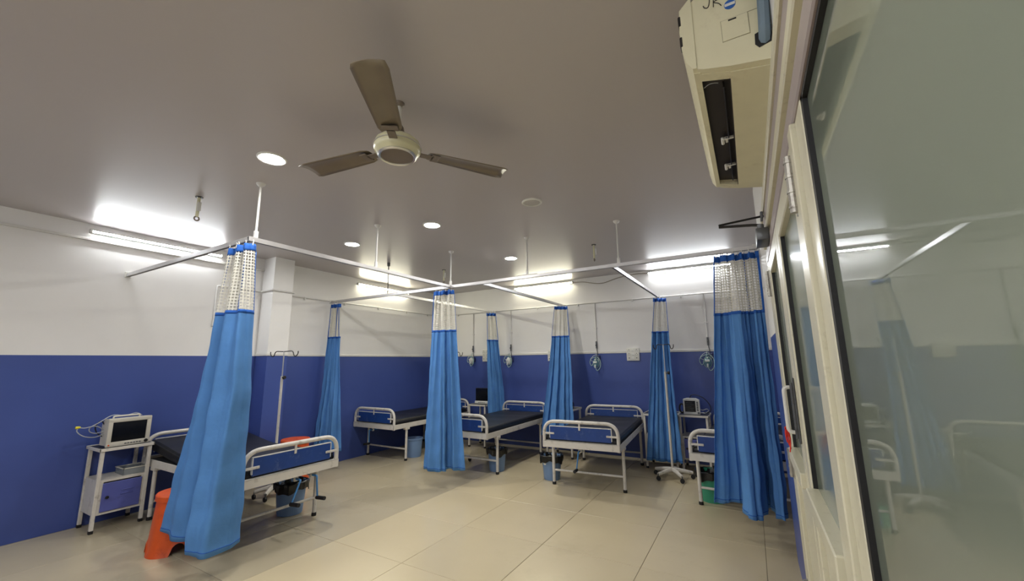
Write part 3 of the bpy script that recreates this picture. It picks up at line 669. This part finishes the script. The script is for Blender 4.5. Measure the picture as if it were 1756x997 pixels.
wire('cable', [(-0.15, 0.03, 0.09), (-0.19, 0.05, 0.13), (-0.21, 0.04, 0.19), (-0.18, 0.03, 0.24), (-0.15, 0.03, 0.2)], 0.005, cable_dark, t)
q = MB(); q.lathe([(0, 0), (0.011, 0.002), (0.012, 0.02), (0.007, 0.035), (0, 0.036)], n=12, axis='x'); o = q.build('yellow_plug', yellow, t); o.location = (-0.365, -0.02, 0.205); o.rotation_euler = (0, 0, 0.1)

t = thing('patient_monitor', 'monitor with a tall black screen above a white base bar, in the back left corner', 'monitor', (-4.355, 6.36, ZT))
MB().bbox(-0.15, 0.15, 0.0, 0.05, 0.045, 0.28, 0.006, 2).build('rear_shell', black_m, t)
MB().box(-0.148, 0.148, -0.006, 0.004, 0.05, 0.275).build('screen', screen_m, t)
q = MB(); q.bbox(-0.155, 0.155, -0.03, 0.07, 0.0, 0.05, 0.008, 2); q.build('base_bar', plastic_white, t)
for k in range(5): MB().bbox(-0.07+k*0.03, -0.05+k*0.03, -0.034, -0.029, 0.018, 0.03, 0.002, 1).build('button', steel, t)

t = thing('patient_monitor', 'small white monitor with side buttons and a curling dark cable at the right', 'monitor', (-0.79, 6.36, ZT), 0.06)
MB().prism([(-0.105, 0.0), (0.105, 0.0), (0.105, 0.19), (0.06, 0.213), (-0.06, 0.213), (-0.105, 0.2)], -0.05, 0.075, 'y').build('shell', plastic_white, t)
sc_ = mat('screen_traces', (22, 24, 25), 0.15)
MB().box(-0.085, 0.052, -0.055, -0.048, 0.035, 0.185).build('screen', sc_, t)
for k, (x0, x1) in enumerate(((-0.07, 0.02), (-0.075, 0.03), (-0.065, 0.0), (-0.075, 0.035), (-0.07, 0.01))): MB().box(x0, x1, -0.057, -0.0545, 0.06+k*0.024, 0.063+k*0.024).build('trace', mat('trace_grey', (96, 104, 104), 0.4), t)
for k in range(6): MB().bbox(0.066, 0.088, -0.056, -0.049, 0.05+k*0.022, 0.064+k*0.022, 0.003, 1).build('button', darkm, t)
MB().lathe([(0, -0.012), (0.012, -0.011), (0.014, 0)], (0.085, -0.05, 0.022), n=16, axis='y').build('dial', steel, t)
wire('cable', [(-0.02, 0.06, 0.2), (0.0, 0.08, 0.25), (0.06, 0.09, 0.255), (0.15, 0.09, 0.22), (0.22, 0.09, 0.14), (0.24, 0.07, 0.06), (0.2, 0.05, 0.02), (0.15, 0.05, 0.03)], 0.006, cable_dark, t)
wire('cable', [(0.1, 0.0, 0.07), (0.14, -0.02, 0.06), (0.19, 0.0, 0.075), (0.21, 0.02, 0.05), (0.16, 0.02, 0.015), (0.12, 0.0, 0.02)], 0.005, cable_m, t)
MB().tube([( -0.13+0.03*math.cos(a), 0.0, 0.075+0.06*math.sin(a)) for a in [2*PI*k/24 for k in range(24)]], 0.011, 8, closed=True).build('blood_pressure_cuff', black_m, t)
t = thing('coiled_cable', 'dark coiled cable on the locker behind the middle curtain', 'cable', (-2.575, 6.30, ZT))
for k in range(3): MB().tube([(0.02*k-0.02, 0.045*math.cos(a), 0.05+0.045*math.sin(a)) for a in [2*PI*i/24 for i in range(24)]], 0.006, 8, closed=True).build('loop', cable_dark, t)

# ================================================================== DRIP STANDS
def iv_stand(label, loc, rz, zj, zt, span=0.26, base=0.27):
    t = thing('drip_stand', label, 'drip stand', loc, rz, 'wheeled drip stands')
    for k in range(5):
        a = 2*PI*k/5+0.3; c, s = math.cos(a), math.sin(a)
        lg = MB().tube([(0.02*c, 0.02*s, 0.105), (base*0.5*c, base*0.5*s, 0.095), (base*c, base*s, 0.075)], [0.03, 0.025, 0.02], 8).build('base_leg', bed_white, t)
        x, y = base*c, base*s
        MB().lathe([(0.0, -0.012), (0.024, -0.011), (0.027, -0.005), (0.027, 0.005), (0.024, 0.011), (0.0, 0.012)], (x, y, 0.027), n=18, axis='y').build('castor', rubber, lg)
        MB().cyl((x, y, 0.03), (x, y, 0.08), 0.007, 8).build('castor_stem', steel, lg)
    MB().cyl((0, 0, 0.085), (0, 0, 0.13), 0.03, 16).build('hub', bed_white, t)
    MB().cyl((0, 0, 0.1), (0, 0, zj), 0.0145, 14).build('lower_pole', bed_white, t)
    MB().cyl((0, 0, zj-0.1), (0, 0, zt), 0.007, 10).build('upper_rod', chrome, t)
    k = MB().cyl((0.0, 0, zj-0.015), (0.05, -0.01, zj-0.015), 0.009, 10).build('knob_stem', steel, t)
    MB().lathe([(0, 0.03), (0.018, 0.03), (0.023, 0.04), (0.018, 0.055), (0, 0.055)], (0, 0, zj-0.015), n=16, axis='x').build('knob', black_m, t)
    for s in (-1, 1):
        MB().tube(bend([(0, 0, zt-0.002), (s*span*0.55, 0, zt+0.004), (s*span*0.66, 0, zt-0.01), (s*span*0.72, 0, zt-0.055), (s*span*0.88, 0, zt-0.06), (s*span, 0, zt-0.03), (s*span, 0, zt)], 0.02, 4), 0.0055, 8).build('hook', darkm, t)
    return t
iv_stand('drip stand with a worn white pole behind the left wall bed', (-4.91, 2.90, 0), 0.05, 1.36, 1.655, 0.265, 0.18)
iv_stand('drip stand in front of the curtain left of the small white monitor', (-1.012, 5.80, 0), 0.0, 1.34, 1.70, 0.13, 0.24)
iv_stand('drip stand hidden behind the middle curtain, one hook showing', (-4.12, 5.2, 0), 0.15, 1.34, 1.655, 0.16)

# ================================================================== STOOLS AND BINS
def stool(label, loc, rz, ht, rb=0.2, rtp=0.15):
    t = thing('plastic_stool', label, 'stool', loc, rz, 'orange moulded plastic stools')
    n = 64; vs = []; fs = []; lev = 12
    def rad(z, a):
        f = z/ht; r = rb+(rtp-rb)*f; sq = 1+0.05*math.cos(4*a)*(1-f)
        return r*sq
    for side in (0, 1):
        for k in range(n):
            a = 2*PI*k/n; c = abs(math.cos(2*a)); zb = 0.0 if c > 0.55 else 0.085*math.sqrt(max(0, 1-(c/0.55)**2))
            for j in range(lev):
                z = zb+(ht-0.05-zb)*j/(lev-1); fl_ = 0.008*max(0, 1-(z-zb)/0.03)
                r = rad(z, a)+fl_-side*0.006; vs.append((r*math.cos(a), r*math.sin(a), z))
    N = n*lev
    for side in (0, 1):
        for k in range(n):
            for j in range(lev-1):
                a0 = side*N+k*lev+j; b0 = side*N+((k+1) % n)*lev+j; fs.append((a0, b0, b0+1, a0+1))
    for k in range(n): a0 = k*lev; b0 = ((k+1) % n)*lev; fs.append((a0, a0+N, b0+N, b0))
    MB().add(vs, fs).build('body', orange, t, smooth=50)
    r0 = rad(ht-0.05, 0.4)
    MB().lathe([(r0*1.0, ht-0.055), (r0+0.012, ht-0.05), (r0+0.012, ht-0.012), (r0+0.004, ht-0.002), (r0-0.012, ht), (r0-0.03, ht-0.004), (0.02, ht-0.004), (0.015, ht-0.012), (0.0, ht-0.012)], n=48).build('seat', orange, t)
stool('orange plastic stool on the floor behind the nearest curtain', (-4.33, 1.77, 0), 0.5, 0.45, 0.2, 0.155)
stool('orange plastic stool beyond the left wall bed, near the drip stand', (-5.13, 3.275, 0), 0.2, 0.565, 0.185, 0.155)

def bin_(label, loc, m_, liner=True, rt_=0.13, rb=0.1, ht=0.29):
    t = thing('waste_bin', label, 'waste bin', loc, random.uniform(0, 6), 'plastic waste bins under the beds')
    MB().lathe([(0.0, 0.0), (rb, 0.0), (rb+0.004, 0.012), (rt_-0.004, ht-0.03), (rt_+0.004, ht-0.026), (rt_+0.006, ht), (rt_-0.002, ht), (rt_-0.008, ht-0.03), (rb-0.004, 0.01), (0.0, 0.01)], n=36).build('bucket', m_, t)
    if liner:
        n = 48; vs = []; fs = []; rr = random.Random(sum(map(ord, label)) % 1000); ph = [rr.uniform(0, 6) for _ in range(5)]
        prof = [(rb*0.9, 0.05), (rt_-0.02, ht-0.06), (rt_-0.006, ht-0.01), (rt_+0.004, ht+0.012), (rt_+0.016, ht+0.006), (rt_+0.016, ht-0.03), (rt_+0.012, ht-0.07)]
        for i, (r, z) in enumerate(prof):
            for k in range(n):
                a = 2*PI*k/n; wv = 0.007*math.sin(7*a+ph[0]+i)+0.006*math.sin(13*a+ph[1]-i*0.7); dz = (0.018*math.sin(3*a+ph[2])+0.01*math.sin(8*a+ph[3]))*(1 if i == 6 else 0.3 if i > 2 else 0)
                q_ = r+(wv if i != 1 else 0) if i < 4 else r+abs(wv); vs.append((q_*math.cos(a), q_*math.sin(a), z+dz))
        for i in range(len(prof)-1):
            for k in range(n): fs.append((i*n+k, i*n+(k+1) % n, (i+1)*n+(k+1) % n, (i+1)*n+k))
        MB().add(vs, fs).build('liner', liner_m, t, smooth=25)
    return t
bin_('blue bin with a black liner under the left wall bed', (-4.24, 2.70, 0), bin_blue, True, 0.145, 0.115, 0.3)
bin_('small blue bin without a liner under the far left corner bed', (-4.9, 5.18, 0), bin_blue, False, 0.135, 0.11, 0.29)
bb = bin_('blue bin with a black liner under the bed just right of the rail corner curtain', (-3.23, 5.08, 0), bin_blue, True)
bd = bin_('blue bin with a black liner and white tag, beside the slightly turned bed', (-2.375, 5.06, 0), bin_blue, True)
bd.rotation_euler = (0, 0, 0)
MB().bbox(-0.055, -0.025, -0.127, -0.119, 0.19, 0.22, 0.001, 1).build('tag', plastic_white, bd)
bin_('green bin with a black liner under the right bed', (-0.50, 5.12, 0), bin_green, True, 0.14, 0.115, 0.3)

# ================================================================== OXYGEN PIPES, MASKS, SOCKETS
PZ = 2.48
t = thing('gas_pipe', 'thin white gas pipe running along the left and back walls', 'pipe', (XL, 2.44, PZ))
lp = lambda x, y, z: (x-XL, y-2.44, z-PZ)
MB().tube(bend([lp(XL+0.016, 2.44, 1.98), lp(XL+0.016, 2.44, PZ), lp(XL+0.016, CY0-0.02, PZ), lp(CX+0.018, CY0-0.02, PZ), lp(CX+0.018, CY1+0.02, PZ), lp(XL+0.018, CY1+0.02, PZ), lp(XL+0.018, YB-0.018, PZ), lp(XFAR-0.02, YB-0.018, PZ+0.006)], 0.015, 4), 0.0105, 8).build('pipe', white_rod, t)
for p_ in [(XL, y, 0) for y in (2.7, 3.6, 4.3, 5.0, 5.7, 6.3)]: MB().bbox(p_[0]-XL, p_[0]-XL+0.03, p_[1]-2.44-0.01, p_[1]-2.44+0.01, -0.035, 0.012, 0.003, 1).build('pipe_clip', white_rod, t)
for x in (-5.2, -4.45, -3.35, -2.55, -1.6, -0.85): MB().bbox(x-XL-0.01, x-XL+0.01, YB-2.44-0.03, YB-2.44, -0.03, 0.014, 0.003, 1).build('pipe_clip', white_rod, t)
MB().cyl(lp(XL+0.018, CY1+0.05, PZ), lp(XL+0.018, CY1+0.14, PZ), 0.017, 10).build('pipe_coupling', white_rod, t)
MB().lathe([(0.0, 0), (0.016, 0), (0.016, 0.02), (0.0, 0.02)], lp(XL+0.016, 2.44, 1.975), n=12).build('pipe_end', white_rod, t)

def gas_drop(x, label, kinds):
    t = thing('gas_outlet', label, 'gas outlet', (x, YB, 0), 0, 'gas drop pipes on the back wall')
    MB().cyl((0, -0.012, 1.80), (0, -0.012, PZ-0.006), 0.011, 10).build('drop_pipe', white_rod, t)
    MB().bbox(-0.025, 0.025, -0.022, 0, 2.04, 2.055, 0.003, 1).build('pipe_clip', white_rod, t)
    v = MB().cyl((0, -0.02, 1.70), (0, -0.02, 1.82), 0.014, 12).build('valve', steel, t)
    MB().bbox(-0.008, 0.008, -0.06, -0.01, 1.745, 1.76, 0.003, 1).build('valve_lever', darkm, v)
    wire('hose', [(0, -0.02, 1.71), (0.006, -0.025, 1.67), (0.012, -0.022, 1.63), (0.01, -0.022, 1.56)], 0.006, steel, t, 14)
    MB().bbox(-0.02, 0.05, -0.045, 0, 1.50, 1.585, 0.006, 1).build('flow_box', mat('box_blue', (40, 48, 92), 0.5), t)
    return t
def mask(x, z, label, sc, clear):
    t = thing('oxygen_mask', label, 'oxygen mask', (x, YB-0.05, z), 0, 'oxygen masks hanging on the back wall')
    m_ = mask_m if clear else mask_grey
    vs = []; fs = []; n, k_ = 20, 7
    for i in range(k_):
        f = i/(k_-1); r = math.sin(f*PI/2); d = math.cos(f*PI/2)
        for k in range(n):
            a = 2*PI*k/n; ww = 0.05*(1-0.3*max(0, math.sin(a))); vs.append((r*ww*math.cos(a)*sc, -0.055*d*sc, r*0.075*math.sin(a)*sc))
    for i in range(k_-1):
        for k in range(n): fs.append((i*n+k, i*n+(k+1) % n, (i+1)*n+(k+1) % n, (i+1)*n+k))
    MB().add(vs, fs).build('mask_shell', m_, t, smooth=70)
    MB().tube([(0.055*sc*(1-0.3*max(0, math.sin(a)))*math.cos(a), 0, 0.08*sc*math.sin(a)) for a in [2*PI*k/24 for k in range(24)]], 0.004, 6, closed=True).build('mask_rim', mask_tube, t)
    MB().bbox(-0.028*sc, 0.028*sc, -0.066*sc, -0.04*sc, 0.0, 0.03*sc, 0.004, 1).build('nose_clip', plastic_white, t)
    MB().cyl((0, -0.05*sc, -0.025*sc), (0, -0.06*sc, -0.075*sc), 0.011*sc, 12).build('connector', mask_grey, t)
    MB().lathe([(0, -0.012), (0.012, -0.012), (0.012, 0)], (0, -0.035, 0.055*sc), n=14, axis='y').build('valve_disc', plastic_white, t)
    wire('tubing', [(0, -0.055*sc, -0.07*sc), (0.03*sc, -0.05, -0.12*sc), (0.075*sc, -0.03, -0.07*sc), (0.08*sc, -0.02, 0.03*sc), (0.03*sc, -0.02, 0.10*sc), (-0.06*sc, -0.02, 0.08*sc), (-0.10*sc, -0.02, 0.02*sc), (-0.07*sc, -0.02, -0.04*sc), (-0.02*sc, 0.0, 0.06*sc), (0.0, 0.03, 0.15)], 0.005, mask_tube, t, 60)
    wire('strap', [(-0.05*sc, 0.0, 0.03*sc), (-0.09*sc, -0.02, 0.06*sc), (-0.03*sc, 0.01, 0.13), (0.03*sc, 0.01, 0.12), (0.05*sc, 0.0, 0.03*sc)], 0.003, mask_grey, t, 24)
gas_drop(-4.81, 'gas pipe drop on the back wall nearest the left corner', 0); gas_drop(-3.927, 'gas pipe drop right of the curtain beside the black-screened monitor', 0)
gas_drop(-2.244, 'gas pipe drop above the middle bed, left of the switch plate', 0); gas_drop(-0.53, 'gas pipe drop above the small white monitor', 0)
mask(-4.83, 1.525, 'clear mask hanging nearest the left corner of the back wall', 0.85, False)
mask(-3.965, 1.51, 'white tangled mask hanging right of the monitor curtain', 0.95, False)
mask(-2.255, 1.455, 'clear oval mask hanging above the middle bed', 1.0, True)
mask(-0.555, 1.46, 'green tinted mask hanging above the small white monitor', 1.05, True)

def board(x0, x1, z0, z1, label, cols):
    t = thing('switch_plate', label, 'switch plate', ((x0+x1)/2, YB, (z0+z1)/2), 0, 'electrical plates on the back wall')
    w_, h_ = x1-x0, z1-z0
    MB().bbox(-w_/2, w_/2, -0.035, 0, -h_/2, h_/2, 0.008, 2).build('plate', sock_m, t)
    for ci, x in enumerate(cols):
        for r in range(3):
            z = h_*0.3-r*h_*0.29
            if len(cols) == 3 and ci == 1:
                MB().bbox(x-0.022, x+0.022, -0.042, -0.034, z-0.02, z+0.02, 0.003, 1).build('switch', plastic_white, t); continue
            q = MB(); s = 0.011
            if r < 2:
                for dx, dz, rr in ((0, s*1.3, 0.006), (-s*1.3, -s*0.7, 0.0048), (s*1.3, -s*0.7, 0.0048)): q.cyl((x+dx, -0.0365, z+dz), (x+dx, -0.034, z+dz), rr, 8)
                q.build('socket_holes', black_m, t)
            else:
                q.cyl((x, -0.0365, z), (x, -0.034, z), 0.008, 10); q.build('indicator', darkm, t)
board(-1.742, -1.54, 1.488, 1.69, 'large square switch plate right of the middle bed', (-0.06, 0.0, 0.06))
board(-3.155, -3.0, 1.50, 1.69, 'narrow switch plate half hidden by the middle back curtain', (-0.045, 0.04))
board(-4.575, -4.42, 1.505, 1.74, 'narrow switch plate left of the monitor curtain', (-0.04, 0.035))
board(-0.30, -0.10, 1.488, 1.69, 'switch plate on the back wall behind the widest curtain', (-0.06, 0.0, 0.06))

# ================================================================== AIR CONDITIONER
def aircon():
    Y0, Y1 = 1.345, 2.43
    t = thing('air_conditioner', 'cream wall air conditioner above the door with an open dark outlet', 'air conditioner', (XR, Y0, 2.40))
    L = Y1-Y0; ox = lambda x: x-XR
    # section in (x,z) relative to wall and z=2.40
    prof = [(0.0, 0.0), (-0.12, 0.022), (-0.124, 0.06), (-0.214, 0.085), (-0.214, 0.30), (-0.15, 0.315), (0.0, 0.315)]
    MB().prism(prof, 0.02, L-0.02, 'y').build('chassis', ac_m, t)
    ring = [(0.0, 0.0), (-0.12, 0.021), (-0.195, 0.04), (-0.222, 0.052), (-0.236, 0.075), (-0.245, 0.13), (-0.248, 0.2), (-0.243, 0.28), (-0.20, 0.315), (0.0, 0.318)]
    e = MB().prism(ring, 0.0, 0.028, 'y').build('end_cheek', ac_m, t)
    MB().prism(ring, L-0.035, L, 'y').build('end_cheek', ac_m, t)
    MB().prism([(-0.216, 0.049), (-0.228, 0.052), (-0.245, 0.08), (-0.255, 0.13), (-0.258, 0.2), (-0.253, 0.285), (-0.215, 0.322), (-0.214, 0.30)], -0.004, L+0.002, 'y').build('front_panel', ac_m, t)
    for z in (0.145, 0.225): MB().bbox(-0.2595, -0.25, -0.006, 0.03, z, z+0.04, 0.003, 1).build('panel_slot', darkm, t)
    MB().prism([(-0.001, -0.004), (-0.122, 0.018), (-0.122, 0.026), (-0.001, 0.004)], 0.028, L-0.03, 'y').build('bottom_panel', ac_m, t)
    MB().prism([(-0.122, 0.05), (-0.212, 0.066), (-0.212, 0.09), (-0.122, 0.075)], 0.06, L-0.045, 'y').build('air_outlet', ac_dark, t)
    MB().prism([(-0.120, 0.0195), (-0.125, 0.0205), (-0.125, 0.055), (-0.120, 0.055)], 0.06, L-0.045, 'y').build('outlet_back', ac_dark, t)
    MB().prism([(-0.121, 0.0195), (-0.216, 0.044), (-0.216, 0.08), (-0.121, 0.06)], 0.026, 0.066, 'y').build('outlet_end', ac_m, t)
    MB().prism([(-0.121, 0.0195), (-0.216, 0.044), (-0.216, 0.08), (-0.121, 0.06)], L-0.06, L-0.03, 'y').build('outlet_end', ac_m, t)
    MB().prism([(-0.208, 0.043), (-0.226, 0.048), (-0.226, 0.07), (-0.208, 0.07)], 0.02, L-0.03, 'y').build('outlet_lip', ac_m, t)
    MB().prism([(-0.143, 0.03), (-0.147, 0.031), (-0.147, 0.06), (-0.143, 0.06)], 0.12, L-0.1, 'y').build('vane_bar', darkm, t)
    for y in (0.5, 0.78):
        q = MB(); q.bbox(-0.172, -0.125, y, y+0.012, 0.03, 0.042, 0.002, 1); q.bbox(-0.175, -0.162, y-0.005, y+0.05, 0.028, 0.042, 0.004, 1); q.bbox(-0.158, -0.148, y, y+0.035, 0.028, 0.04, 0.002, 1); q.build('vane_clip', plastic_white, t)
    wire('loose_wire', [(-0.205, 0.12, 0.05), (-0.19, 0.10, 0.045), (-0.175, 0.095, 0.042), (-0.16, 0.10, 0.04)], 0.0015, cable_m, t, 16)
    # details on the near end: inspection cover, slot, sticker, pen marks
    c = MB().bbox(-0.133, -0.057, -0.0025, 0.001, 0.112, 0.187, 0.001, 1).build('inspection_cover', ac_m, t)
    MB().box(-0.112, -0.089, -0.0035, -0.002, 0.178, 0.183).build('cover_slot', darkm, c)
    q = MB(); q.box(-0.134, -0.1333, -0.001, 0.001, 0.111, 0.188); q.box(-0.0567, -0.056, -0.001, 0.001, 0.111, 0.188); q.box(-0.134, -0.056, -0.001, 0.001, 0.111, 0.1117); q.box(-0.134, -0.02, -0.001, 0.001, 0.1873, 0.188); q.box(-0.2165, -0.2155, -0.001, 0.001, 0.06, 0.3); q.build('cover_gap', mat('seam_shadow', (120, 110, 84), 0.7), c)
    MB().prism([(-0.001, 0.06), (-0.038, 0.05), (-0.048, 0.065), (-0.046, 0.10), (-0.001, 0.115)], -0.0015, 0.002, 'y').build('pipe_notch', black_m, t)
    s_ = MB().lathe([(0.0, -0.0022), (0.0165, -0.002), (0.0165, 0.0)], (-0.102, 0, 0.238), n=28, axis='y').build('sticker', mat('sticker_blue', (40, 96, 176), 0.5), t)
    MB().bbox(-0.117, -0.087, -0.0034, -0.002, 0.233, 0.243, 0.0005, 1).build('sticker_band', plastic_white, s_)
    pen = mat('pen_ink', (40, 36, 30), 0.6)
    MB().tube(crom([(-0.158, -0.001, 0.291), (-0.160, -0.001, 0.271), (-0.166, -0.001, 0.258), (-0.175, -0.001, 0.262), (-0.178, -0.001, 0.270)], 14), 0.0014, 6).build('pen_letter', pen, t)
    q = MB(); q.tube([(-0.146, -0.001, 0.290), (-0.149, -0.001, 0.252)], 0.0014, 6); q.tube(crom([(-0.147, -0.001, 0.288), (-0.13, -0.001, 0.290), (-0.128, -0.001, 0.276), (-0.147, -0.001, 0.270), (-0.133, -0.001, 0.258), (-0.126, -0.001, 0.246)], 20), 0.0014, 6); q.build('pen_letter', pen, t)
    wire('pipe', [(-0.022, 0.02, 0.06), (-0.02, -0.015, 0.10), (-0.016, -0.03, 0.18), (-0.012, -0.05, 0.30), (-0.01, -0.06, 0.50)], 0.0165, pipe_ins, t, 30)
    MB().lathe([(0.0, 0.0), (0.006, 0.0), (0.008, 0.012), (0.0, 0.02)], (-0.01, L-0.004, 0.0), n=10, axis='y').build('drain_plug', plastic_white, t)
    return t
aircon()

# ================================================================== DOOR CLOSER
t = thing('door_closer', 'grey door closer with a folded arm beside the door header', 'door closer', (XR, 2.42, 2.10))
MB().bbox(-0.07, -0.012, -0.05, 0.14, 0.0, 0.065, 0.006, 2).build('body', steel, t)
MB().cyl((-0.045, -0.01, 0.06), (-0.045, -0.01, 0.09), 0.016, 14).build('spindle', steel, t)
MB().tube(bend([(-0.045, -0.01, 0.088), (-0.08, 0.0, 0.098), (-0.238, 0.02, 0.12)], 0.02), 0.0075, 8).build('main_arm', darkm, t)
MB().tube([(-0.238, 0.02, 0.13), (-0.02, 0.12, 0.175)], 0.006, 8).build('fore_arm', darkm, t)
MB().bbox(-0.035, -0.022, 0.09, 0.16, 0.155, 0.195, 0.003, 1).build('arm_bracket', steel, t)
